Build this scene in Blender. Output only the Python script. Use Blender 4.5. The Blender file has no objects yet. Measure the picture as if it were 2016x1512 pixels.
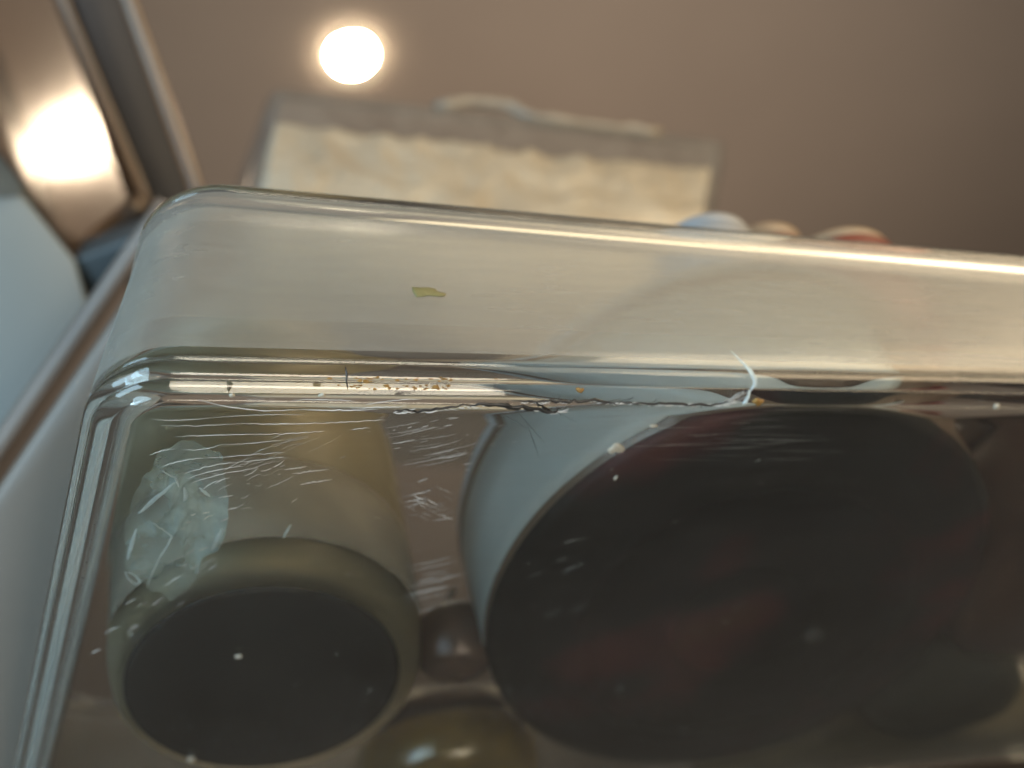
import bpy, bmesh, math, random
from mathutils import Vector, Matrix, Euler, noise
random.seed(7)
S = bpy.context.scene
COL = S.collection

# ------------------------------------------------------------------ camera
F = 2395.0
CAM = Vector((0.002584, -0.176991, -0.157391))
M = Matrix(((0.947262, -0.250342, -0.200060),
            (-0.016238, -0.660983, 0.750225),
            (-0.320049, -0.707411, -0.630189)))      # box axes seen in camera axes
R = M.transposed()
cd = bpy.data.cameras.new('camera')
cam = bpy.data.objects.new('camera', cd); COL.objects.link(cam)
cam.matrix_world = Matrix.Translation(CAM) @ R.to_4x4()
cd.sensor_width = 36; cd.lens = F / 2016 * 36
cd.clip_start = 0.005; cd.clip_end = 50
cd.dof.use_dof = True; cd.dof.focus_distance = 0.245; cd.dof.aperture_fstop = 8.2
S.camera = cam

# ------------------------------------------------------------------ world and lamps
w = bpy.data.worlds.new('World'); S.world = w; w.use_nodes = True
bg = w.node_tree.nodes['Background']
bg.inputs[0].default_value = (0.30, 0.255, 0.21, 1); bg.inputs[1].default_value = 0.22

def area(name, loc, target, sx, sy, power, col):
    l = bpy.data.lights.new(name, 'AREA'); l.shape = 'RECTANGLE'; l.size = sx; l.size_y = sy
    l.energy = power; l.color = col
    o = bpy.data.objects.new(name, l); COL.objects.link(o); o.location = loc
    o.rotation_euler = (Vector(target) - Vector(loc)).to_track_quat('-Z', 'Y').to_euler()
    return o
area('window_light', (-0.58, -0.36, -0.18), (0.03, 0.05, 0.03), 0.45, 0.6, 10.0, (0.55, 0.81, 1.0))
area('warm_fill', (0.66, -0.50, 0.22), (0.22, 0.0, 0.03), 0.6, 0.4, 4.2, (1.0, 0.77, 0.50))  # added warm fill from the camera side for the bead highlights
area('underside_fill', (0.20, -0.50, -0.75), (0.1, 0.06, 0.0), 0.35, 0.25, 4.6, (1.0, 0.86, 0.68))  # added lamp from below to light the scratches, not a real bounce
area('tub_fill', (0.50, -0.32, 0.40), (0.15, 0.2, 0.27), 0.60, 0.60, 2.6, (1.0, 0.77, 0.48))  # added warm fill for the frosted tub; no such lamp stands there
area('ceiling_wash', (0.75, 0.85, 0.50), (0.95, 1.3, 1.45), 1.0, 1.0, 6.6, (1.0, 0.82, 0.66))  # added upward lamp that only brightens the ceiling

S.view_settings.view_transform = 'Standard'; S.view_settings.look = 'None'
S.view_settings.exposure = 0.0; S.view_settings.gamma = 1.0
S.view_settings.use_curve_mapping = False
cy = S.cycles
cy.max_bounces = 20; cy.transmission_bounces = 16; cy.glossy_bounces = 8; cy.transparent_max_bounces = 16
cy.sample_clamp_indirect = 12.0; cy.blur_glossy = 0.4; cy.use_denoising = True

# ------------------------------------------------------------------ helpers
def camdir(u, v): return R @ Vector((u - 1008, -(v - 756), -F))
def P(u, v, D): return CAM + camdir(u, v) * (D / F)          # a point D metres deep
def onplane(u, v, p, n):
    d = camdir(u, v); return CAM + d * ((p - CAM).dot(n) / d.dot(n))
def onz(u, v, z): return onplane(u, v, Vector((0, 0, z)), Vector((0, 0, 1)))
def ony(u, v, y): return onplane(u, v, Vector((0, y, 0)), Vector((0, 1, 0)))
def cvec(x, y, z): return (R @ Vector((x, y, z))).normalized()

def link(name, bm, mats, parent=None, smooth=True, recalc=True):
    me = bpy.data.meshes.new(name)
    if recalc: bmesh.ops.recalc_face_normals(bm, faces=bm.faces)
    bm.to_mesh(me); bm.free()
    for m in (mats if isinstance(mats, (list, tuple)) else [mats]): me.materials.append(m)
    if smooth:
        for p in me.polygons: p.use_smooth = True
    o = bpy.data.objects.new(name, me); COL.objects.link(o)
    if parent is not None:
        o.parent = parent
        o.matrix_parent_inverse = parent.matrix_world.inverted() if False else Matrix.Translation(-parent.location)
    return o
def tag(o, label=None, cat=None, group=None, kind=None):
    if label: o['label'] = label
    if cat: o['category'] = cat
    if group: o['group'] = group
    if kind: o['kind'] = kind
    return o
def thing(name, label, cat, loc, group=None):
    o = bpy.data.objects.new(name, None); COL.objects.link(o); o.location = loc
    o.empty_display_size = 0.01
    return tag(o, label, cat, group)

def lathe(bm, prof, c, seg=64, sx=1, sy=1, rot=None, mi=0, cap0=True, cap1=True):
    rings = []
    for r, z in prof:
        ring = []
        for i in range(seg):
            a = 2 * math.pi * i / seg
            p = Vector((r * sx * math.cos(a), r * sy * math.sin(a), z))
            if rot: p = rot @ p
            ring.append(bm.verts.new(p + Vector(c)))
        rings.append(ring)
    for a, b in zip(rings, rings[1:]):
        for i in range(seg):
            f = bm.faces.new((a[i], a[(i + 1) % seg], b[(i + 1) % seg], b[i])); f.material_index = mi
    if cap0: bm.faces.new(rings[0][::-1]).material_index = mi
    if cap1: bm.faces.new(rings[-1]).material_index = mi
    return rings
def slab(bm, pts, back, bevel=0.0):
    a = [bm.verts.new(p) for p in pts]; b = [bm.verts.new(p + back) for p in pts]
    fs = [bm.faces.new(a), bm.faces.new(b[::-1])]
    n = len(a)
    for i in range(n): fs.append(bm.faces.new((a[i], b[i], b[(i + 1) % n], a[(i + 1) % n])))
    if bevel:
        bmesh.ops.recalc_face_normals(bm, faces=bm.faces)
        bmesh.ops.bevel(bm, geom=list(bm.edges), offset=bevel, segments=3, affect='EDGES', profile=0.5)
def tube(bm, pts, rad, seg=8, flat=1.0, up=Vector((0, 0, 1)), mi=0):
    """tapered bar along pts; rad is a number or a list; flat squashes along up"""
    n = len(pts); rs = rad if isinstance(rad, (list, tuple)) else [rad] * n
    rings = []
    for i, p in enumerate(pts):
        t = (pts[min(i + 1, n - 1)] - pts[max(i - 1, 0)]).normalized()
        s = t.cross(up)
        if s.length < 1e-5: s = t.cross(Vector((1, 0, 0)))
        s.normalize(); q = s.cross(t).normalized()
        rings.append([bm.verts.new(p + s * rs[i] * math.cos(2 * math.pi * k / seg) + q * rs[i] * flat * math.sin(2 * math.pi * k / seg)) for k in range(seg)])
    for a, b in zip(rings, rings[1:]):
        for k in range(seg):
            bm.faces.new((a[k], a[(k + 1) % seg], b[(k + 1) % seg], b[k])).material_index = mi
    bm.faces.new(rings[0][::-1]).material_index = mi; bm.faces.new(rings[-1]).material_index = mi

# ------------------------------------------------------------------ materials
class NT:
    def __init__(s, name):
        s.m = bpy.data.materials.new(name); s.m.use_nodes = True; s.t = s.m.node_tree; s.t.nodes.clear()
        s.out = s.n('ShaderNodeOutputMaterial')
    def n(s, typ, **kw):
        x = s.t.nodes.new(typ)
        for k, v in kw.items():
            if k in x.inputs: x.inputs[k].default_value = v
            else: setattr(x, k, v)
        return x
    def l(s, a, b): s.t.links.new(a, b)
    def noise(s, scale, detail=4, stretch=(1, 1, 1), rough=0.55):
        tc = s.n('ShaderNodeTexCoord'); mp = s.n('ShaderNodeMapping'); mp.inputs['Scale'].default_value = stretch
        nz = s.n('ShaderNodeTexNoise', Scale=scale, Detail=detail, Roughness=rough)
        s.l(tc.outputs['Object'], mp.inputs[0]); s.l(mp.outputs[0], nz.inputs['Vector']); return nz.outputs[0]
    def ramp(s, src, stops):
        r = s.n('ShaderNodeValToRGB'); e = r.color_ramp.elements
        while len(e) < len(stops): e.new(0.5)
        for k, (p, c) in zip(e, stops):
            k.position = p; k.color = c if len(c) == 4 else (*c, 1)
        s.l(src, r.inputs[0]); return r.outputs[0]
    def bump(s, src, strength, dist):
        b = s.n('ShaderNodeBump', Strength=strength, Distance=dist); s.l(src, b.inputs['Height']); return b.outputs[0]
def g(v): return (v, v, v)

def plain(name, c1, c2, scale, rough=0.5, metal=0.0, bumpd=0.0, spec=0.5, stretch=(1, 1, 1), trans=0.0, sss=0.0):
    t = NT(name); p = t.n('ShaderNodeBsdfPrincipled', Roughness=rough, Metallic=metal)
    p.inputs['Specular IOR Level'].default_value = spec
    p.inputs['Transmission Weight'].default_value = trans
    nz = t.noise(scale, 5, stretch)
    t.l(t.ramp(nz, [(0.3, c1), (0.7, c2)]), p.inputs['Base Color'])
    if bumpd: t.l(t.bump(nz, 0.6, bumpd), p.inputs['Normal'])
    if sss:
        tr = t.n('ShaderNodeBsdfTranslucent'); t.l(t.ramp(nz, [(0.3, c1), (0.7, c2)]), tr.inputs[0])
        mx = t.n('ShaderNodeMixShader'); mx.inputs[0].default_value = sss
        t.l(p.outputs[0], mx.inputs[1]); t.l(tr.outputs[0], mx.inputs[2]); t.l(mx.outputs[0], t.out.inputs[0])
    else: t.l(p.outputs[0], t.out.inputs[0])
    return t.m

def clear(name, tint, rough, haze_lo, haze_hi, haze_col, stretch=(4, 60, 60), scale=1.0, ior=1.49, bumpd=0.0, bscale=14):
    """clear plastic whose surface carries a film of fine wear that scatters light"""
    t = NT(name)
    gl = t.n('ShaderNodeBsdfGlass', Roughness=rough, IOR=ior); gl.inputs['Color'].default_value = (*tint, 1)
    df = t.n('ShaderNodeBsdfDiffuse'); df.inputs[0].default_value = (*haze_col, 1)
    tl = t.n('ShaderNodeBsdfTranslucent'); tl.inputs[0].default_value = (*haze_col, 1)
    h = t.n('ShaderNodeMixShader'); h.inputs[0].default_value = 0.5
    t.l(df.outputs[0], h.inputs[1]); t.l(tl.outputs[0], h.inputs[2])
    a = t.noise(scale * 9, 5, stretch, 0.55); b = t.noise(scale * bscale, 4)
    ad = t.n('ShaderNodeMath', operation='ADD'); t.l(a, ad.inputs[0]); t.l(b, ad.inputs[1])
    hf = t.n('ShaderNodeMath', operation='MULTIPLY'); hf.inputs[1].default_value = 0.5; t.l(ad.outputs[0], hf.inputs[0])
    fac = t.ramp(hf.outputs[0], [(0.36, g(haze_lo)), (0.64, g(haze_hi))])
    mx = t.n('ShaderNodeMixShader'); t.l(fac, mx.inputs[0]); t.l(gl.outputs[0], mx.inputs[1]); t.l(h.outputs[0], mx.inputs[2])
    if bumpd:
        n = t.bump(a, 0.5, bumpd); t.l(n, gl.inputs['Normal'])
    t.l(mx.outputs[0], t.out.inputs[0]); return t.m

def thin(name, tint, rough, lo, hi, col, scale=5.0):
    """thin plastic film: passes light straight through, mirrors at grazing angles, a little haze"""
    t = NT(name); tr = t.n('ShaderNodeBsdfTransparent'); tr.inputs[0].default_value = (*tint, 1)
    gs = t.n('ShaderNodeBsdfGlossy', Roughness=rough); lw = t.n('ShaderNodeLayerWeight', Blend=0.5); fr = t.n('ShaderNodeMath', operation='POWER'); fr.inputs[1].default_value = 3.5; t.l(lw.outputs['Facing'], fr.inputs[0])
    m1 = t.n('ShaderNodeMixShader'); t.l(fr.outputs[0], m1.inputs[0]); t.l(tr.outputs[0], m1.inputs[1]); t.l(gs.outputs[0], m1.inputs[2])
    df = t.n('ShaderNodeBsdfDiffuse'); df.inputs[0].default_value = (*col, 1)
    m2 = t.n('ShaderNodeMixShader'); t.l(t.ramp(t.noise(scale * 9, 4), [(0.36, g(lo)), (0.64, g(hi))]), m2.inputs[0])
    t.l(m1.outputs[0], m2.inputs[1]); t.l(df.outputs[0], m2.inputs[2]); t.l(m2.outputs[0], t.out.inputs[0]); return t.m
m_edge = clear('clear_plastic_edge', (0.97, 0.985, 0.98), 0.012, 0.0, 0.03, (0.8, 0.8, 0.78))
m_floor = clear('clear_plastic_floor', (0.97, 0.98, 0.97), 0.05, 0.006, 0.032, (0.8, 0.79, 0.75))
m_panel = clear('worn_clear_plastic', (0.96, 0.97, 0.96), 0.20, 0.30, 0.42, (0.52, 0.50, 0.45), stretch=(3, 34, 34), bumpd=0.00003, bscale=9)
m_scr = plain('fractured_plastic_white', (0.85, 0.84, 0.80), (0.95, 0.94, 0.92), 400, 0.25, spec=0.8, sss=0.35)
m_scr2 = plain('dull_scratch', (0.22, 0.21, 0.19), (0.42, 0.40, 0.37), 300, 0.3, spec=0.6)
m_dot = plain('moulded_dot', (0.08, 0.078, 0.073), (0.15, 0.145, 0.138), 300, 0.25, spec=0.6)
m_fiss = plain('dark_fissure', (0.012, 0.011, 0.010), (0.06, 0.055, 0.05), 900, 0.35)  # near-black ribbons along the crack
m_glint = clear('chip_and_fold_glint', (0.9, 0.97, 1.0), 0.06, 0.55, 0.85, (0.86, 0.96, 0.99), scale=20)  # chip, and painted glints along the cellophane folds
m_flake = plain('dried_flake', (0.50, 0.46, 0.36), (0.66, 0.62, 0.52), 500, 0.6, bumpd=0.0003, sss=0.3)
m_olive = plain('dried_herb', (0.13, 0.12, 0.045), (0.20, 0.18, 0.075), 400, 0.6, bumpd=0.0002)
m_grit = plain('amber_grit', (0.20, 0.10, 0.02), (0.50, 0.30, 0.09), 900, 0.4, bumpd=0.0003, sss=0.3)

m_jarg = clear('olive_glass', (0.93, 0.905, 0.83), 0.38, 0.08, 0.20, (0.46, 0.43, 0.31), ior=1.4)
m_jarc = plain('pale_preserve', (0.13, 0.12, 0.085), (0.22, 0.20, 0.15), 24, 0.5, bumpd=0.001)
m_jarb = plain('shaded_jar_base', (0.022, 0.021, 0.020), (0.030, 0.029, 0.027), 60, 0.6, spec=0.15)  # shade under the jar put into a near-black colour
m_paper = plain('stained_paper', (0.12, 0.112, 0.09), (0.21, 0.195, 0.158), 34, 0.75, spec=0.2)
m_jarl = plain('jar_lid_enamel', (0.12, 0.11, 0.08), (0.17, 0.155, 0.115), 30, 0.35)
m_tubw = plain('pale_tub_plastic', (0.56, 0.62, 0.62), (0.66, 0.70, 0.69), 25, 0.35, sss=0.4)
m_tubb = None
m_tubd = plain('dark_tub_wall', (0.10, 0.065, 0.045), (0.16, 0.105, 0.07), 20, 0.4)
m_ring = plain('worn_dark_plastic', (0.06, 0.06, 0.058), (0.10, 0.10, 0.095), 300, 0.5)
m_maroon = plain('dark_maroon_glaze', (0.035, 0.014, 0.010), (0.06, 0.026, 0.014), 26, 0.35)
m_cell = thin('cellophane', (0.96, 0.99, 0.99), 0.07, 0.04, 0.44, (0.72, 0.94, 0.95), 7)
m_amber = plain('amber_oil', (0.11, 0.075, 0.018), (0.22, 0.15, 0.035), 45, 0.25, spec=0.8)
m_brown = plain('brown_skin', (0.045, 0.028, 0.020), (0.085, 0.05, 0.034), 40, 0.4)
m_green = plain('grey_green_pack', (0.016, 0.019, 0.015), (0.034, 0.036, 0.022), 22, 0.7, bumpd=0.002, spec=0.15)
m_pouch = plain('olive_pouch', (0.035, 0.032, 0.018), (0.065, 0.058, 0.034), 30, 0.65, bumpd=0.001, spec=0.2)
m_wrap = plain('dull_film_edge', (0.26, 0.23, 0.19), (0.42, 0.38, 0.32), 60, 0.4, sss=0.3)
m_red = plain('red_enamel', (0.13, 0.025, 0.016), (0.19, 0.04, 0.024), 60, 0.4)
m_cream = plain('lid_highlight_cream', (0.33, 0.24, 0.16), (0.42, 0.32, 0.22), 60, 0.4, sss=0.2)  # lamp highlight on the red lids put into a lighter colour
m_white = plain('white_plastic', (0.36, 0.38, 0.40), (0.43, 0.45, 0.47), 60, 0.4, sss=0.2)
m_ice = plain('crumpled_milky_film', (0.70, 0.58, 0.43), (0.96, 0.87, 0.72), 22, 0.25, bumpd=0.006, sss=0.35)
m_icew = thin('frosted_tub_plastic', (0.93, 0.94, 0.94), 0.06, 0.03, 0.07, (0.75, 0.74, 0.70), 9)
m_steel = plain('brushed_steel', (0.52, 0.44, 0.38), (0.60, 0.51, 0.44), 14, 0.24, 1.0, stretch=(1, 1, 14))
m_trim = plain('polished_trim', (0.20, 0.17, 0.145), (0.25, 0.21, 0.18), 14, 0.48, 1.0)
m_rub = plain('grey_rubber_gasket', (0.040, 0.040, 0.044), (0.05, 0.05, 0.054), 30, 0.8)
m_liner = plain('blue_tinted_liner', (0.17, 0.22, 0.245), (0.20, 0.25, 0.275), 10, 0.4)  # blue of the window light put into the white liner's colour
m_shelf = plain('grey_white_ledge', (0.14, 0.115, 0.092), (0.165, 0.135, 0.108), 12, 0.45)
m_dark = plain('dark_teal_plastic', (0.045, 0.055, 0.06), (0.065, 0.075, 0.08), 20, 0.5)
m_tan = plain('brown_grey_strip', (0.16, 0.13, 0.11), (0.22, 0.18, 0.15), 20, 0.5)
m_ceil = plain('taupe_paint', (0.30, 0.245, 0.20), (0.33, 0.27, 0.22), 3, 0.8)

# ------------------------------------------------------------------ the room: ceiling and its round lamp
ZC = CAM.z + 1.62
bm = bmesh.new()
slab(bm, [Vector((-3, -2, ZC)), Vector((5, -2, ZC)), Vector((5, 5, ZC)), Vector((-3, 5, ZC))], Vector((0, 0, 0.05)))
tag(link('ceiling', bm, m_ceil, smooth=False), kind='structure')
bm = bmesh.new()
slab(bm, [Vector((3.2, -2, -0.9)), Vector((3.2, 5, -0.9)), Vector((3.2, 5, ZC - 0.003)), Vector((3.2, -2, ZC - 0.003))], Vector((0.05, 0, 0)))
tag(link('wall', bm, m_ceil, smooth=False), kind='structure')

lp = onplane(692, 106, Vector((0, 0, ZC)), Vector((0, 0, 1)))
lamp = thing('ceiling_lamp', 'glowing round warm white lamp recessed in the brown ceiling', 'ceiling lamp', lp)
t = NT('lamp_glow'); e = t.n('ShaderNodeEmission', Strength=480.0); e.inputs[0].default_value = (1.0, 0.83, 0.60, 1)
t.l(e.outputs[0], t.out.inputs[0]); m_glow = t.m
t = NT('lamp_rim_glow'); e = t.n('ShaderNodeEmission', Strength=1.0); e.inputs[0].default_value = (1.0, 0.80, 0.52, 1)
t.l(e.outputs[0], t.out.inputs[0]); m_halo = t.m
bm = bmesh.new(); lathe(bm, [(0.0325 * math.sin(math.radians(a)), -0.003 - 0.013 * math.cos(math.radians(a))) for a in (2, 15, 30, 45, 60, 75, 90)] + [(0.032, 0.0)], lp, 40)
link('bulb', bm, m_glow, lamp)
bm = bmesh.new(); lathe(bm, [(0.036, -0.003), (0.039, -0.014), (0.047, -0.014), (0.050, -0.002)], lp, 48, cap0=False, cap1=False)
link('diffuser_ring', bm, m_halo, lamp)

# ------------------------------------------------------------------ upper left: steel door with gasket
n = cvec(.93, .35, -.15)
base = P(85, 270, .55)
door = thing('refrigerator', 'brushed steel refrigerator side with dark gasket mirroring the lamp', 'refrigerator', base)
def poly(px, p, nn): return [onplane(u, v, p, nn) for u, v in px]
bm = bmesh.new()
slab(bm, poly([(-60, -60), (112, -60), (296, 415), (282, 470), (152, 505), (2, 300), (-60, 190)], base, n), -n * 0.012, 0.0012)
link('steel_panel', bm, m_steel, door)
bm = bmesh.new()
b2 = P(230, 200, .56); n2 = cvec(.60, .22, .70)
slab(bm, poly([(128, -60), (228, -60), (392, 405), (306, 425)], b2, n2), -n2 * 0.02, 0.001)
link('gasket', bm, m_rub, door)
bm = bmesh.new()
tube(bm, [P(100 + 203 * k / 12 * 1.0, -60 + 490 * k / 12, .555) for k in range(13)], 0.0024, 12)
link('trim_strip', bm, m_trim, door)
bm = bmesh.new()
tube(bm, [P(232 + 176 * k / 12, -60 + 490 * k / 12, .552) for k in range(13)], 0.0034, 14)
link('edge_bead', bm, m_trim, door)
bm = bmesh.new()
tube(bm, [P(170 + (278 - 170) * k / 6, 492 + (398 - 492) * k / 6, .545) for k in range(7)], 0.0050, 14)
link('corner_lip', bm, m_trim, door)
bm = bmesh.new()
tube(bm, [P(-10 + 160 * k / 10, 250 + 240 * k / 10, .545) for k in range(11)], 0.0026, 12)
link('lower_bead', bm, m_trim, door)

# ------------------------------------------------------------------ left: white liner wall and grey ledge
c = P(60, 620, .46)
lin = thing('refrigerator_liner', 'blue tinted white refrigerator liner wall beside the steel door', 'refrigerator wall', c)
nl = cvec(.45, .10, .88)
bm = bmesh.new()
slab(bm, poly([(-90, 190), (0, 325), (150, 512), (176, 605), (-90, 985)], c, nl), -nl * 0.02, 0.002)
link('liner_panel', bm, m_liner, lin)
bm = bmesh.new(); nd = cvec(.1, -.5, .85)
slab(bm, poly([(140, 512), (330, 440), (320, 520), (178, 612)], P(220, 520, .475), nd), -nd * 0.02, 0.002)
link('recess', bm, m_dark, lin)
c2 = P(80, 1000, .37)
led = thing('shelf_ledge', 'light grey plastic ledge with rounded lit edge left of the bin', 'ledge', c2)
bm = bmesh.new()
tube(bm, [P(-90 + 420 * k / 10, 1010 - 610 * k / 10, .40) for k in range(11)], 0.0036, 14)
link('trim_strip', bm, m_tan, led)
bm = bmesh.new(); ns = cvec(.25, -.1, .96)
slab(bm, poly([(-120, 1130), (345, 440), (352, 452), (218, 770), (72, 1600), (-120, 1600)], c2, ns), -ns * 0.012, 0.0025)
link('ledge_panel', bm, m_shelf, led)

# ------------------------------------------------------------------ the clear bin
H = 0.0575; XR = 0.42; YB = 0.23; RC = 0.0150; KX = 0.24; QY = 0.12
def warp(x, y, z):
    wl = 1 - x / XR
    zz = z if z < 0.009 else 0.009 + (z - 0.009) * (1 - 0.75 * (x - 0.02))
    return Vector((x + KX * z * wl - QY * y * wl, y, zz))
def loop(d, z, seg=14):
    r = RC - d; pts = []
    for cx, cy_, a0 in ((RC, RC, 180), (XR - RC, RC, 270), (XR - RC, YB - RC, 0), (RC, YB - RC, 90)):
        for i in range(seg + 1):
            a = math.radians(a0 + 90 * i / seg)
            pts.append((cx + r * math.cos(a), cy_ + r * math.sin(a)))
        if a0 == 180: ex = [(RC + (XR - 2 * RC) * k / 24, d) for k in range(1, 24)]
        elif a0 == 270: ex = [(XR - d, RC + (YB - 2 * RC) * k / 8) for k in range(1, 8)]
        elif a0 == 0: ex = [(XR - RC - (XR - 2 * RC) * k / 24, YB - d) for k in range(1, 24)]
        else: ex = [(d, YB - RC - (YB - 2 * RC) * k / 12) for k in range(1, 12)]
        pts += ex
    return [warp(x, y, z) for x, y in pts]
prof = []                       # (inset, height, material)
RE = 0.0058
prof += [(0.0125, 0.0, 1), (0.0095, 0.0, 0)]
for k in range(57):
    th = math.radians(90 * k / 56)
    rr = RE - 0.00050 + 0.00062 * abs(math.sin(4 * th)) ** 0.6
    prof.append((RE - rr * math.sin(th), RE - rr * math.cos(th), 0))
prof += [(0.0006, 0.0076, 0), (0.0002, 0.0088, 2), (0.0001, 0.011, 2), (0.0, 0.018, 2), (0.0, 0.027, 2), (0.0, 0.036, 2), (0.0, 0.044, 2), (0.0, H - 0.0077, 2)]
for dd, zz in ((-0.0003, -0.0072), (-0.0009, -0.0062), (-0.0011, -0.0050), (-0.0007, -0.0041), (-0.0008, -0.0034), (-0.0012, -0.0022), (-0.0009, -0.0009), (0.0, -0.0001), (0.0012, 0.0), (0.0022, -0.0006), (0.0027, -0.0018), (0.0027, -0.0055)):
    prof.append((dd, H + zz, 2 if zz < -0.0028 else 0))
prof += [(0.0025, H - 0.0070, 2), (0.0025, 0.044, 2), (0.0025, 0.036, 2), (0.0025, 0.027, 2), (0.0025, 0.018, 2), (0.0025, 0.012, 0), (0.0026, 0.0105, 0), (0.0030, 0.0085, 0), (0.0038, 0.0065, 0), (0.0050, 0.0048, 0), (0.0066, 0.0036, 0), (0.0085, 0.0030, 0), (0.0110, 0.0028, 1)]
bin_ = thing('clear_bin', 'clear plastic bin with a cracked scratched bottom edge seen from below', 'bin', (0.2, 0.11, 0.0))
bm = bmesh.new(); prev = None; first = None
for dd, zz, mi in prof:
    vs = [bm.verts.new(p) for p in loop(dd, zz)]
    if prev:
        nn_ = len(vs)
        for i in range(nn_):
            bm.faces.new((prev[i], prev[(i + 1) % nn_], vs[(i + 1) % nn_], vs[i])).material_index = pmi if pmi == mi else 0
    else: first = vs
    prev, pmi = vs, mi
bm.faces.new(first[::-1]).material_index = 1; bm.faces.new(prev).material_index = 1
link('shell', bm, [m_edge, m_floor, m_panel], bin_)

# --- scratches, crack, chip: cut into the outer face of the bin floor
ZS = -0.00012
def fpt(u, v, z=ZS): return onz(u, v, z)
def scratch(bm, px, wpx, flat=0.5, jit=0.0, mi=None):
    if mi is None: mi = 0 if random.random() < .4 else 1
    pts = []
    for i in range(len(px) - 1):
        for k in range(4):
            t = k / 4; u = px[i][0] * (1 - t) + px[i + 1][0] * t; v = px[i][1] * (1 - t) + px[i + 1][1] * t
            pts.append((u + random.gauss(0, jit), v + random.gauss(0, jit)))
    pts.append(px[-1]); n_ = len(pts)
    q = [fpt(u, v) for u, v in pts]
    rs = []
    for i, p in enumerate(q):
        dep = -(M @ (p - CAM)).z
        rs.append(max(0.12, math.sin(math.pi * (i + 0.35) / (n_ - 0.3)) ** 0.6) * wpx * 0.42 * dep / F * random.uniform(0.7, 1.2))
    tube(bm, q, rs, 5, flat, mi=mi)
bm = bmesh.new()
RW = random.uniform
def arc(u0, v0, u1, v1, sag, n_=5):
    return [(u0 + (u1 - u0) * k / n_, v0 + (v1 - v0) * k / n_ + sag * 4 * (k / n_) * (1 - k / n_)) for k in range(n_ + 1)]
long_ones = [  # the clearest scratches as they run in the photograph
    (390, 787, 590, 806, 10, 4.0), (575, 788, 700, 790, -2, 3.4), (590, 806, 745, 806, 2, 5.0), (690, 803, 800, 800, 1, 4.4), (720, 797, 830, 786, -3, 3.2),
    (300, 826, 420, 822, 3, 2.2), (420, 822, 600, 816, -2, 2.0), (318, 838, 480, 834, 2, 1.8), (475, 834, 655, 832, 2, 3.2), (640, 832, 760, 826, 1, 2.6),
    (345, 860, 520, 855, -1, 2.6), (500, 855, 640, 848, 2, 2.8), (296, 896, 345, 884, -3, 2.4), (360, 885, 440, 874, 5, 2.0), (440, 876, 560, 866, 1, 2.2),
    (316, 920, 400, 902, -4, 2.4), (400, 902, 560, 890, 1, 2.4), (360, 934, 470, 910, -5, 2.4), (470, 910, 560, 900, 0, 2.0), (370, 942, 480, 918, -4, 2.2), (378, 950, 500, 922, -3, 2.2),
    (560, 925, 606, 918, 0, 2.2), (575, 934, 648, 924, -1, 2.0), (590, 955, 655, 944, -1, 2.2), (780, 815, 900, 806, 0, 2.0), (690, 846, 730, 842, 0, 2.4)]
for u0, v0, u1, v1, sg, wd in long_ones: scratch(bm, arc(u0, v0, u1, v1, sg), wd * .85, jit=0.5, mi=0)
for k in range(46):      # short curved tail of the same fan
    a = RW(0, 1); u = 380 + 190 * a + RW(-40, 60); v = 1035 - 175 * a + RW(-25, 30)
    L = RW(10, 30) if random.random() < .6 else RW(35, 85); s = -RW(0.12, 0.55)
    scratch(bm, arc(u, v, u + L, v + s * L, RW(-5, 3), 4), RW(0.5, 2.0), jit=0.4)
for k in range(19):      # fan right of the middle
    v = 816 + k * 5.0 + RW(-2, 2); u = 760 + k * 4 + RW(-40, 55); L = RW(35, 105)
    scratch(bm, arc(u, v + 22 - 0.5 * k, u + L, v + 22 - 0.5 * k - L * RW(0.12, 0.24), 1.5, 4), RW(0.8, 2.0), jit=0.5)
for k in range(34):
    u, v = 860 + random.gauss(0, 90), 860 + random.gauss(0, 32); L = RW(5, 22)
    scratch(bm, arc(u, v, u + L, v - L * RW(0.1, 0.35), 0, 2), RW(0.6, 1.6))
for k in range(13):      # crosshatch patch
    u, v = RW(780, 885), RW(955, 1018); L = RW(15, 34)
    scratch(bm, arc(u, v, u + L, v + L * RW(0.35, 0.6), 1, 3), RW(0.9, 2.6), jit=0.9)
for k in range(14):
    u, v = RW(785, 870), RW(965, 1030); L = RW(12, 45)
    scratch(bm, arc(u, v, u + L, v - L * RW(0.15, 0.3), 1, 3), RW(0.7, 1.5), jit=0.8)
for k in range(19):      # parallel set lower down
    v = 1098 + k * 5.2 + RW(-3, 3); u = 800 + RW(-8, 36); L = RW(30, 125)
    scratch(bm, arc(u, v + 12, u + L, v + 12 - L * RW(0.16, 0.26), 1, 4), RW(0.6, 1.5), jit=0.4)
for k in range(9):
    u, v = RW(1030, 1130), RW(1050, 1215); L = RW(10, 46)
    scratch(bm, arc(u, v, u + L, v - L * RW(0.15, 0.45), 0, 2), RW(0.5, 1.2))
for k in range(26):      # short ones down the left side
    a = RW(0, 1); u = 470 - 270 * a + RW(-22, 30); v = 1030 + 250 * a + RW(-40, 30); L = RW(7, 30)
    scratch(bm, arc(u, v, u + L, v - L * RW(0.3, 0.8), 0, 2), RW(1.2, 2.6), jit=0.4)
for k in range(40):      # nearly level hairlines right of the crack
    u, v = RW(1010, 1560), RW(800, 905); L = RW(40, 170)
    scratch(bm, arc(u, v, u + L, v - L * RW(-0.02, 0.05), RW(-3, 3), 3), RW(0.3, 0.7), mi=1)
for k in range(28):      # scuffs across the whole floor
    u, v = RW(330, 1500), RW(880, 1480); L = RW(4, 16)
    scratch(bm, arc(u, v, u + L, v - L * RW(-0.5, 0.8), 0, 2), RW(0.7, 1.5))
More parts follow.
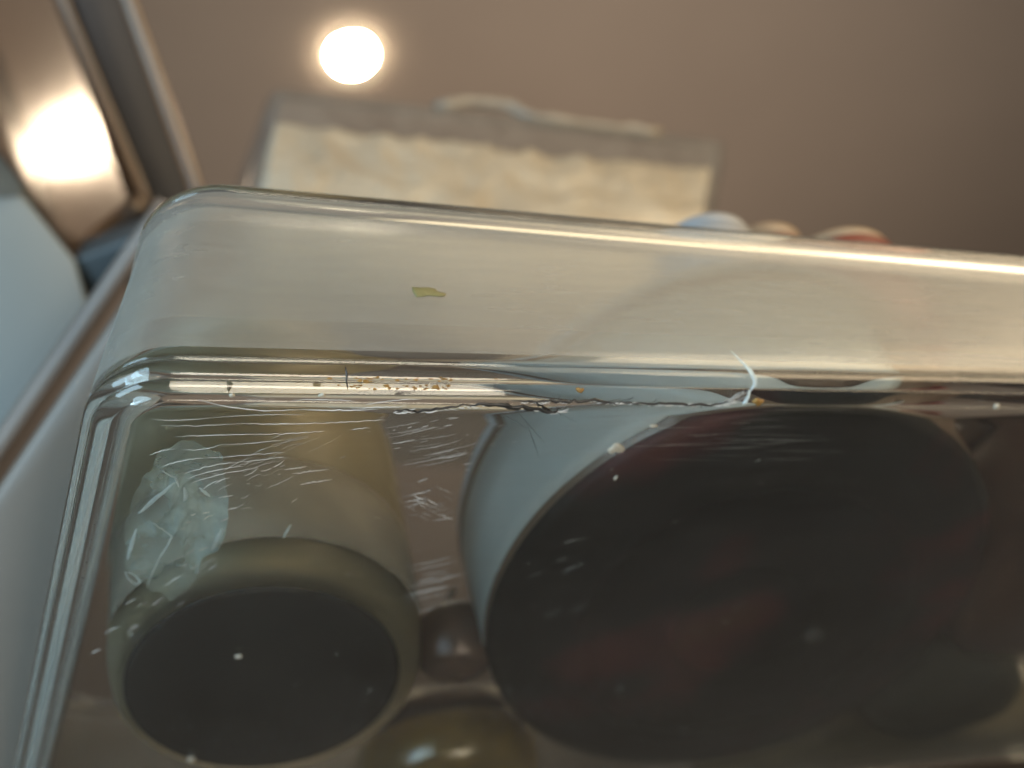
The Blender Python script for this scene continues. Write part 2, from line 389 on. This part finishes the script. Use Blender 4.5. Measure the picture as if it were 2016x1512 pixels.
tag(link('scratches', bm, [m_scr, m_scr2], bin_), 'fan of fine white scratches below the edge', kind='stuff')

def edgept(u, v):        # just outside the rounded edge of the bin
    nE = Vector((0, -1, -1)).normalized(); return onplane(u, v, Vector((0, -0.0004, -0.0004)) + Vector((0, 0.0022, 0.0022)), nE)
bm = bmesh.new()
crk = [[(775, 809), (800, 807), (830, 809), (870, 803), (905, 800), (930, 797)],
       [(925, 799), (945, 795), (985, 797), (1010, 802), (1050, 805), (1085, 811), (1105, 806)],
       [(1010, 789), (1050, 791), (1085, 789), (1120, 790), (1160, 788), (1200, 793), (1245, 794)],
       [(1230, 791), (1270, 795), (1320, 795), (1365, 796), (1410, 797), (1440, 789)], [(1045, 790), (1066, 799), (1085, 808)]]
for i, c_ in enumerate(crk): scratch(bm, c_, [8, 15, 10, 9, 7][i], 0.6, 1.6)
for k in range(30):
    c_ = random.choice(crk[1:4]); p = random.choice(c_); L = RW(6, 24); s = random.choice((-1, 1)) * RW(0.25, 0.9)
    scratch(bm, [(p[0] + RW(-18, 18), p[1]), (p[0] + L, p[1] + s * L * 0.6)], RW(0.9, 2.2), 0.6)
for p in [((985, 812), (1040, 845)), ((1020, 812), (1072, 872)), ((1100, 812), (1135, 832)), ((1035, 826), (1062, 902)), ((960, 800), (938, 790))]: scratch(bm, list(p), 1.0, 0.6)
tube(bm, [edgept(u, v) for u, v in [(680, 722), (683, 736), (682, 748), (685, 766)]], [.00012, .00022, .00018, .0001], 6)
link('crack', bm, [m_fiss, m_fiss], bin_)
bm = bmesh.new()
for c_ in crk[:4]:
    for k in range(26):
        i = random.randrange(len(c_) - 1); t_ = RW(0, 1)
        u = c_[i][0] * (1 - t_) + c_[i + 1][0] * t_; v = c_[i][1] * (1 - t_) + c_[i + 1][1] * t_
        L = RW(5, 24); scratch(bm, [(u, v + RW(1.5, 5)), (u + L, v + RW(-2, 6))], RW(1.2, 3.4), 0.9, 0.6, mi=0)
for k in range(10):      # splinters at the end of the crack
    scratch(bm, [(RW(1415, 1440), RW(790, 799)), (RW(1440, 1456), RW(779, 790)), (RW(1462, 1476), RW(764, 776))], RW(1.4, 3.2), 0.9, 0.8)
link('splinters', bm, [m_scr, m_scr2], bin_)
# the chip: a curved sliver that lifts off the bead
bm = bmesh.new()
arc_px = [(1438, 690), (1452, 704), (1466, 718), (1479, 733), (1486, 746), (1486, 758), (1478, 768)]
tube(bm, [edgept(u, v) for u, v in arc_px], [0.00006, 0.0002, 0.00042, 0.0007, 0.00062, 0.00045, 0.0002], 7, 0.5, Vector((0, -1, 0)))
tube(bm, [edgept(u, v) for u, v in [(1476, 768), (1473, 780), (1468, 790), (1462, 795)]], [0.0003, 0.0004, 0.00045, 0.0002], 6, 0.6, Vector((0, -1, 0)))
tag(link('chip', bm, m_glint, bin_), 'pale blue chip standing off the cracked edge')
# embossed dots on the bin floor
bm = bmesh.new()
for a in range(-8, 30):
    for b in range(0, 5):
        u = 285 + 36 * a + (18 if b % 2 else 0) + RW(-2, 2); v = 1415 + RW(-2, 2) + 26 * b - 0.08 * (u - 300) - (0.00010 * (u - 560) ** 2 if u < 560 else 0)
        if 250 < u < 1300 and v < 1512 and random.random() < 0.62:
            p = fpt(u, v, 0.0); lathe(bm, [(0.00036, -0.00003), (0.0003, -0.00014), (0.00014, -0.0002)], p, 8, cap0=True)
tag(link('embossed_dots', bm, m_dot, bin_), kind='stuff')
# yellow stain residue trapped along the bead
bm = bmesh.new()
def blob(bm, p, r, sq, seed, up):
    q = Vector(up).to_track_quat('Z', 'Y').to_matrix()
    rs = [r * (0.7 + 0.6 * noise.noise(Vector((math.cos(a) * 1.3 + seed, math.sin(a) * 1.3, seed * .7)))) for a in [2 * math.pi * i / 14 for i in range(14)]]
    rings = []
    for f_, h in ((1.0, 0.0), (0.93, 0.6), (0.62, 1.0)):
        rings.append([bm.verts.new(p + q @ Vector((rs[i] * f_ * sq[0] * math.cos(2 * math.pi * i / 14), rs[i] * f_ * sq[1] * math.sin(2 * math.pi * i / 14), h * sq[2] * r))) for i in range(14)])
    for a_, b_ in zip(rings, rings[1:]):
        for i in range(14): bm.faces.new((a_[i], a_[(i + 1) % 14], b_[(i + 1) % 14], b_[i]))
    bm.faces.new(rings[0][::-1]); bm.faces.new(rings[-1])
for k in range(70):
    u = RW(690, 890) if k < 66 else RW(600, 1180)
    v = random.choice((747, 762)) + RW(-4, 4)
    blob(bm, edgept(u, v), RW(0.00022, 0.0006), (RW(.8, 1.8), RW(.5, .9), .35), k * 3.1, (0, -1, -1))
tag(link('residue', bm, m_grit, bin_), 'amber specks of dried residue along the bead', kind='stuff')

# --- crumbs stuck to the bin, each a thing of its own
def crumb(name, label, cat, u, v, rpx, sq, mat, seed, front=False, edge=False, group='crumbs stuck to the bin'):
    p = ony(u, v, -0.00006) if front else (edgept(u, v) if edge else fpt(u, v, -0.00004))
    dep = -(M @ (p - CAM)).z; b = bmesh.new()
    blob(b, p, rpx * dep / F, sq, seed, (0, -1, 0) if front else ((0, -1, -1) if edge else (0, 0, -1)))
    tag(link(name, b, mat), label, cat, group)
crumb('food_flake', 'large pale oval flake stuck below the crack over the dark tub', 'flake', 1213, 884, 23, (0.85, 0.95, .12), m_flake, 2.3)
crumb('herb_flake', 'olive green leaf flake on the front panel of the bin', 'flake', 838, 577, 46, (0.95, 0.46, .05), m_olive, 5.2, True)
crumb('food_crumb', 'round white crumb on the edge line nearest the left corner', 'crumb', 457, 777, 8, (1, 1, .4), m_flake, 1.1)
crumb('food_crumb', 'white crumb under the edge beside the longest bright scratch', 'crumb', 635, 777, 10, (1.1, .8, .4), m_flake, 8.7)
crumb('food_crumb', 'small amber crumb on the bead above the middle of the crack', 'crumb', 1142, 768, 9, (1.1, .8, .5), m_grit, 3.4, edge=True)
crumb('food_crumb', 'tan crumb just right of the splintered end of the crack', 'crumb', 1492, 790, 14, (1.3, .9, .4), m_grit, 9.9)
crumb('food_crumb', 'pale crumb at the far right end of the edge', 'crumb', 1962, 799, 10, (1, 1.2, .4), m_flake, 7.7)
crumb('food_crumb', 'little double crumb above the large pale flake', 'crumb', 1285, 838, 8, (1.4, .7, .4), m_flake, 6.1)
crumb('food_crumb', 'tiny yellowish crumb beneath the large pale flake', 'crumb', 1212, 940, 7, (.6, 1.3, .4), m_flake, 4.6)
crumb('food_crumb', 'pale crumb on the dark disc of the glass jar', 'crumb', 470, 1292, 9, (1, .9, .3), m_flake, 4.1)
crumb('food_crumb', 'light slanted crumb low on the dark disc of the jar', 'crumb', 378, 1494, 12, (.8, 1, .3), m_flake, 12.4)
bm = bmesh.new()
for k in range(95):
    u, v = RW(260, 2000), 800 + 640 * RW(0, 1) ** 1.6
    p = fpt(u, v, -0.00004); blob(bm, p, RW(0.5, 1.7) * 0.26 / F, (1, RW(.6, 1), .5), k * 1.7, (0, 0, -1))
tag(link('dust', bm, m_scr2), 'fine pale dust specks over the clear bin floor', kind='stuff')

# ------------------------------------------------------------------ what stands in the bin
ZF = 0.0031
jc = Vector((0.0478, 0.1280, ZF))
jar = thing('glass_jar', 'olive glass jar with a dark oval base at the left of the bin', 'jar', jc)
SX, SY = 1.0, 1.36; JR = Matrix.Rotation(math.radians(-12), 3, 'Z')
bm = bmesh.new()
lathe(bm, [(0.0375, 0.0008), (0.0385, 0.0008), (0.0402, 0.0017), (0.0415, 0.0045), (0.0425, 0.010), (0.0428, 0.046), (0.0428, 0.075), (0.039, 0.085), (0.034, 0.089), (0.034, 0.096),
           (0.0318, 0.096), (0.0318, 0.089), (0.0370, 0.083), (0.0404, 0.074), (0.0404, 0.011), (0.0395, 0.0075), (0.0385, 0.0055), (0.0375, 0.0048)], jc, 72, SX, SY, JR)
link('glass', bm, m_jarg, jar)
bm = bmesh.new()
lathe(bm, [(0.0350, 0.0052), (0.0370, 0.0056), (0.0386, 0.0080), (0.0400, 0.0115), (0.0402, 0.040)], jc, 64, SX, SY, JR)
link('preserve', bm, m_jarc, jar)
bm = bmesh.new(); cols = []
for k in range(160):
    a = 2 * math.pi * k / 160; d_ = JR @ Vector((math.cos(a), SY * math.sin(a), 0))
    if 205 < math.degrees(math.atan2(d_.y, d_.x)) % 360 < 338: cols.append([bm.verts.new(jc + JR @ Vector((0.0431 * math.cos(a), 0.0431 * SY * math.sin(a), z0))) for z0 in (0.011, 0.020, 0.030, 0.0375)])
for a_, b_ in zip(cols, cols[1:]):
    for k in range(3): bm.faces.new((a_[k], b_[k], b_[k + 1], a_[k + 1]))
bmesh.ops.recalc_face_normals(bm, faces=bm.faces); bmesh.ops.solidify(bm, geom=list(bm.faces), thickness=0.00015)
link('label', bm, m_paper, jar)
bm = bmesh.new()
lathe(bm, [(0.0403, 0.0406), (0.0403, 0.073)], jc, 64, SX * .998, SY * .998, JR)
link('upper_layer', bm, m_jarl, jar)
bm = bmesh.new()
lathe(bm, [(0.001, 0.0002), (0.026, 0.0001), (0.0352, 0.0), (0.0364, 0.0004), (0.0364, 0.0044), (0.001, 0.0046)], jc + Vector((-0.0016, -0.0012, 0)), 64, SX, SY * 1.02, JR)
link('base', bm, m_jarb, jar)
bm = bmesh.new()
lathe(bm, [(0.0348, 0.089), (0.0362, 0.090), (0.0362, 0.102), (0.034, 0.1035)], jc, 48, SX, SY, JR)
link('lid', bm, m_jarl, jar)

t = NT('shaded_red_tub_base'); p = t.n('ShaderNodeBsdfPrincipled', Roughness=0.55); p.inputs['Specular IOR Level'].default_value = 0.2  # near-black colour carries the shade under the tub; red patches are random
nz = t.noise(13, 3)
t.l(t.ramp(nz, [(0.36, (0.008, 0.008, 0.0075)), (0.50, (0.011, 0.010, 0.0095)), (0.58, (0.050, 0.011, 0.012)), (0.70, (0.060, 0.024, 0.010))]), p.inputs['Base Color'])
t.l(p.outputs[0], t.out.inputs[0]); m_tubb = t.m
tc = Vector((0.1830, 0.1068, ZF))
tub = thing('round_tub', 'large tub with a pale lit side and a dark reddish oval base behind the crack', 'tub', tc)
TX, TY = 1.0, 1.40; TR = Matrix.Rotation(math.radians(-25.3), 3, 'Z')
bm = bmesh.new()
lathe(bm, [(0.0738, 0.003), (0.0752, 0.005), (0.0756, 0.010), (0.0762, 0.036), (0.0768, 0.037), (0.0768, 0.0392), (0.0750, 0.0392), (0.0746, 0.037), (0.0735, 0.008), (0.071, 0.0062)], tc, 96, TX, TY, TR, cap0=False, cap1=False)
link('wall', bm, m_tubd, tub)
bm = bmesh.new(); sec = []
for k in range(120):
    a = 2 * math.pi * k / 120; d_ = TR @ Vector((0.0755 * math.cos(a), 0.0755 * TY * math.sin(a), 0))
    wa = math.degrees(math.atan2(d_.y, d_.x)) % 360
    if 140 < wa < 274: sec.append(a)
for rr_ in (0.00035, ):
    cols = [[bm.verts.new(tc + TR @ Vector(((r0 + rr_) * math.cos(a), (r0 + rr_) * TY * math.sin(a), z0))) for r0, z0 in ((0.0752, 0.0052), (0.0756, 0.010), (0.0759, 0.022), (0.0762, 0.0358))] for a in sec]
for a_, b_ in zip(cols, cols[1:]):
    for k in range(3): bm.faces.new((a_[k], b_[k], b_[k + 1], a_[k + 1]))
bmesh.ops.recalc_face_normals(bm, faces=bm.faces)
bmesh.ops.solidify(bm, geom=list(bm.faces), thickness=0.0002)
link('label', bm, m_tubw, tub)  # added sleeve: lit left side of the tub wall painted pale
bm = bmesh.new()
lathe(bm, [(0.001, 0.0016), (0.020, 0.0016), (0.0205, 0.0011), (0.023, 0.0011), (0.0235, 0.0016), (0.048, 0.0013), (0.0485, 0.0006), (0.052, 0.0006), (0.0525, 0.0011), (0.060, 0.0004), (0.067, 0.0), (0.0722, 0.0008), (0.0752, 0.0028), (0.0730, 0.0064), (0.001, 0.0070)], tc, 96, TX, TY, TR)
link('base', bm, m_tubb, tub)
mq = onz(1600, 1244, ZF - 0.0002); bm = bmesh.new()
lathe(bm, [(0.0022, .0012), (0.0023, 0.0), (0.0029, 0.0), (0.0030, .0012)], mq, 28, cap0=False, cap1=False); link('mould_ring', bm, m_ring, tub)
bm = bmesh.new()
lathe(bm, [(0.001, 0.0394), (0.0745, 0.0394), (0.0768, 0.0404), (0.0768, 0.0425), (0.0755, 0.0435), (0.001, 0.0435)], tc, 96, TX, TY, TR)
link('lid', bm, m_white, tub)
d2 = Vector((0.299, 0.078, ZF))
jr2 = thing('squat_jar', 'dark brown red squat jar at the far right beside the tub', 'jar', d2)
bm = bmesh.new(); lathe(bm, [(0.036, 0), (0.040, .0008), (0.0435, .004), (0.0455, .010), (0.046, .032), (0.041, .038)], d2, 64, 1, 1.48); link('body', bm, m_maroon, jr2)
bm = bmesh.new(); lathe(bm, [(0.0405, .0385), (0.0435, .0395), (0.0435, .046), (0.042, .047)], d2, 64, 1, 1.48); link('lid', bm, m_brown, jr2)

# crumpled cellophane bag between the jar and the left wall
bag0 = Vector((0.022, 0.050, ZF))
bag = thing('cellophane_bag', 'crumpled shiny clear cellophane bag in the left corner of the bin', 'bag', bag0)
bm = bmesh.new(); rings_ = []
NR, NA = 26, 90
def bagpt(a, f):
    ed = 1 + 0.20 * noise.noise(Vector((math.cos(a) * 1.7, math.sin(a) * 1.7, 4.2))) + 0.08 * noise.noise(Vector((math.cos(a) * 5, math.sin(a) * 5, 1.2)))
    x, y = 95 * f * ed * math.cos(a), 160 * f * ed * math.sin(a)
    u = 345 + x * math.cos(.24) - y * math.sin(.24); v = 1010 + x * math.sin(.24) + y * math.cos(.24)
    q = Vector((u / 60, v / 60, 1.7)); h = 0.0
    for sc, am in ((0.7, 1.0), (1.5, .55), (3.1, .3), (6.5, .13)): h += am * abs(noise.noise(q * sc + Vector((sc, 0, 0))))
    return onz(u, v, 0.0034) + Vector((0, 0, 0.0046 * h * (1 - 0.75 * f ** 3)))
for i in range(1, NR + 1): rings_.append([bm.verts.new(bagpt(2 * math.pi * k / NA + .08 * i, i / NR)) for k in range(NA)])
for a_, b_ in zip(rings_, rings_[1:]):
    for k in range(NA): bm.faces.new((a_[k], a_[(k + 1) % NA], b_[(k + 1) % NA], b_[k]))
bm.faces.new(rings_[0][::-1])
link('sheet', bm, m_cell, bag)
bm = bmesh.new()
for pp, wd in (([(272, 1000), (300, 975), (345, 938)], 7), ([(268, 1030), (258, 1062), (251, 1090)], 6), ([(300, 1018), (318, 1030), (338, 1044), (330, 1062), (312, 1090), (296, 1125), (288, 1146)], 3),
               ([(246, 1114), (262, 1118), (276, 1134), (268, 1140), (252, 1128), (246, 1114)], 4), ([(436, 1030), (428, 1050), (417, 1072)], 8), ([(318, 916), (345, 930), (352, 948)], 4),
               ([(392, 950), (405, 960), (412, 966)], 5), ([(362, 948), (366, 965), (362, 975)], 6), ([(572, 1022), (562, 1036), (556, 1048)], 4)):
    q = [onz(u, v, 0.0034) for u, v in pp]
    sm = []
    for a_, b_ in zip(q, q[1:]):
        for k in range(4): sm.append(a_.lerp(b_, k / 4) + Vector((0, 0, RW(-.0002, .0002))))
    sm.append(q[-1]); n_ = len(sm)
    tube(bm, sm, [wd * .5 * .26 / F * 1.5 * (.25 + .75 * math.sin(math.pi * (k + .4) / (n_ - .2))) for k in range(n_)], 6, .6)
link('fold_glints', bm, m_glint, bag)  # pale tubes stand in for bright highlights on the creases

def pot(name, label, cat, c_, rad, h, mats, group):
    t_ = thing(name, label, cat, c_, group); b = bmesh.new()
    lathe(b, [(rad * .8, 0), (rad * .95, .001), (rad * .95, h * .55)], c_, 40); link('body', b, mats[0], t_)
    b = bmesh.new(); lathe(b, [(rad * .96, h * .555), (rad, h * .57), (rad, h * .86), (rad * .98, h * .87)], c_, 40); link('lid', b, mats[1], t_)
    b = bmesh.new(); lathe(b, [(rad * .97, h * .875), (rad * .95, h * .96), (rad * .8, h), (rad * .3, h * 1.01)], c_, 40); link('cap', b, mats[2], t_)
ZT = ZF + 0.0437
for name, label, u, v, y, rad, mats in (
        ('small_pot', 'small white topped pot standing on the tub behind the bin rim', 1376, 486, 0.045, 0.0165, (m_white, m_white, m_white)),
        ('small_pot', 'small brown pot with a cream highlight on top between the white one and the red one', 1490, 492, 0.056, 0.0150, (m_red, m_red, m_cream)),
        ('small_pot', 'wide red pot with a cream highlight on top, rightmost on the tub', 1626, 536, 0.045, 0.0215, (m_red, m_red, m_cream))):
    top = ony(u, v, y); pot(name, label, 'pot', Vector((top.x, y, ZT)), rad, max(0.012, top.z - ZT), mats, 'small pots on the tub')

# things at the back of the bin
ac = onz(925, 1500, ZF); ac.y += 0.026; ac.z = ZF
am = thing('oil_pot', 'low amber oil pot at the bottom edge between jar and tub', 'pot', ac)
bm = bmesh.new(); lathe(bm, [(0.0235, 0), (0.0275, .001), (0.0305, .004), (0.0315, .010), (0.0315, .018), (0.022, .022)], ac, 48); link('body', bm, m_amber, am)
bm = bmesh.new(); lathe(bm, [(0.0225, .0222), (0.0245, .0228), (0.0245, .029), (0.023, .030)], ac, 32); link('cap', bm, m_brown, am)
fc = onz(905, 1325, ZF); fc.z = ZF + 0.0122
bm = bmesh.new(); lathe(bm, [(0.0125 * math.sin(math.radians(a)) + 1e-4, -0.0122 * math.cos(math.radians(a)) * (1 + .04 * math.cos(3 * a))) for a in range(2, 180, 8)], fc, 40)
fo = thing('small_fruit', 'small brownish round fruit between the jar and the tub', 'fruit', (fc.x, fc.y, ZF)); link('flesh', bm, m_brown, fo)
bm = bmesh.new(); tube(bm, [fc + Vector((0, 0, .0115)), fc + Vector((.001, 0, .0165)), fc + Vector((.003, .001, .020))], [.001, .0008, .0011], 8); link('stalk', bm, m_green, fo)
bm = bmesh.new(); pc_ = Vector((0.300, 0.178, ZF))
for i in range(1): lathe(bm, [(0.026, 0), (0.031, .004), (0.033, .014), (0.032, .03), (0.028, .038), (0.012, .04)], pc_, 28, 1, 0.78)
for v_ in bm.verts: v_.co += Vector((1, .6, 0)) * 0.004 * noise.noise(v_.co * 60); v_.co.z = max(v_.co.z, ZF)
tag(link('produce_pack', bm, m_green), 'crumpled grey green pack in the far right corner of the bin', 'pack')

pc_ = Vector((0.290, 0.2135, ZF)); bm = bmesh.new()
lathe(bm, [(0.070, 0), (0.080, .002), (0.084, .008), (0.082, .022), (0.074, .030), (0.03, .032)], pc_, 40, 1, 0.135)
for v_ in bm.verts: v_.co += Vector((0, .25, .6)) * 0.004 * noise.noise(v_.co * 70); v_.co.z = max(v_.co.z, ZF)
tag(link('folded_pouch', bm, m_pouch), 'flat dark olive folded pouch along the back wall of the bin', 'pouch')

# ------------------------------------------------------------------ blurred frosted tub beyond the rim
A = P(535, 160, .52); B = P(1440, 268, .60)
ex = (B - A).normalized(); ez = Vector((0.0, 0.06, 1.0)); ez = (ez - ex * ex.dot(ez)).normalized(); ey = ez.cross(ex).normalized()
if ey.dot(camdir(1000, 300)) < 0: ey = -ey
W = (B - A).length; HT = 0.12; DP = 0.10
ft = thing('frosted_tub', 'blurred frosted clear tub of milky film beyond the bin rim', 'tub', A - ez * HT)
def fb(x, y, z): return A + ex * (x - y * .16 * (1 - x / W) + z * (.19 * (1 - x / W) + .50 * x / W)) + ey * y + ez * z
def rbox(bm, x0, x1, y0, y1, z0, z1, bev):
    vs = [bm.verts.new(fb(x, y, z)) for z in (z0, z1) for x, y in ((x0, y0), (x1, y0), (x1, y1), (x0, y1))]
    for f_ in ((3, 2, 1, 0), (4, 5, 6, 7), (0, 1, 5, 4), (1, 2, 6, 5), (2, 3, 7, 6), (3, 0, 4, 7)): bm.faces.new([vs[i] for i in f_])
    bmesh.ops.bevel(bm, geom=list({e for v in vs for e in v.link_edges}), offset=bev, segments=3, affect='EDGES', profile=.5)
bm = bmesh.new(); rbox(bm, 0, W, 0, DP, -HT, 0, .006)
top = max(bm.faces, key=lambda f_: f_.calc_center_median().dot(ez) + f_.calc_area() * 10)
bmesh.ops.recalc_face_normals(bm, faces=bm.faces)
tops = [f_ for f_ in bm.faces if f_.normal.dot(ez) > .99 and f_.calc_area() > .002]
bmesh.ops.delete(bm, geom=tops, context='FACES_ONLY')
bmesh.ops.solidify(bm, geom=list(bm.faces), thickness=0.0025)
link('wall', bm, m_icew, ft)
bm = bmesh.new(); NXg, NZg = 90, 40
def crum(x, z): return 0.005 * sum(abs(noise.noise(Vector((x * 40 * s, z * 40 * s, s)))) / s for s in (1, 2.2, 4.5))
g0 = [[bm.verts.new(fb(0.006 + (W - .012) * i / NXg, 0.006 + crum(W * i / NXg, HT * j / NZg), -HT + .006 + (HT - .026) * j / NZg)) for j in range(NZg + 1)] for i in range(NXg + 1)]
g1 = [[bm.verts.new(fb(0.006 + (W - .012) * i / NXg, 0.03 + crum(W * i / NXg + 3, HT * j / NZg), -HT + .006 + (HT - .026) * j / NZg)) for j in range(NZg + 1)] for i in range(NXg + 1)]
for i in range(NXg):
    for j in range(NZg):
        bm.faces.new((g0[i][j], g0[i + 1][j], g0[i + 1][j + 1], g0[i][j + 1])); bm.faces.new((g1[i][j], g1[i][j + 1], g1[i + 1][j + 1], g1[i + 1][j]))
    for j in (0, NZg): bm.faces.new((g0[i][j], g1[i][j], g1[i + 1][j], g0[i + 1][j]))
for j in range(NZg):
    for i in (0, NXg): bm.faces.new((g0[i][j], g0[i][j + 1], g1[i][j + 1], g1[i][j]))
link('film', bm, m_ice, ft)
bm = bmesh.new()
tube(bm, [fb(W * (.33 + .5 * k / 16), 0.004, .001 + 0.010 * max(0, math.sin(math.pi * min(1, k / 7))) + 0.003 * noise.noise(Vector((k * .9, 2, 0)))) for k in range(17)],
     [.0025 + .002 * abs(noise.noise(Vector((k * .7, 0, 5)))) for k in range(17)], 9)
link('wrap', bm, m_wrap, ft)
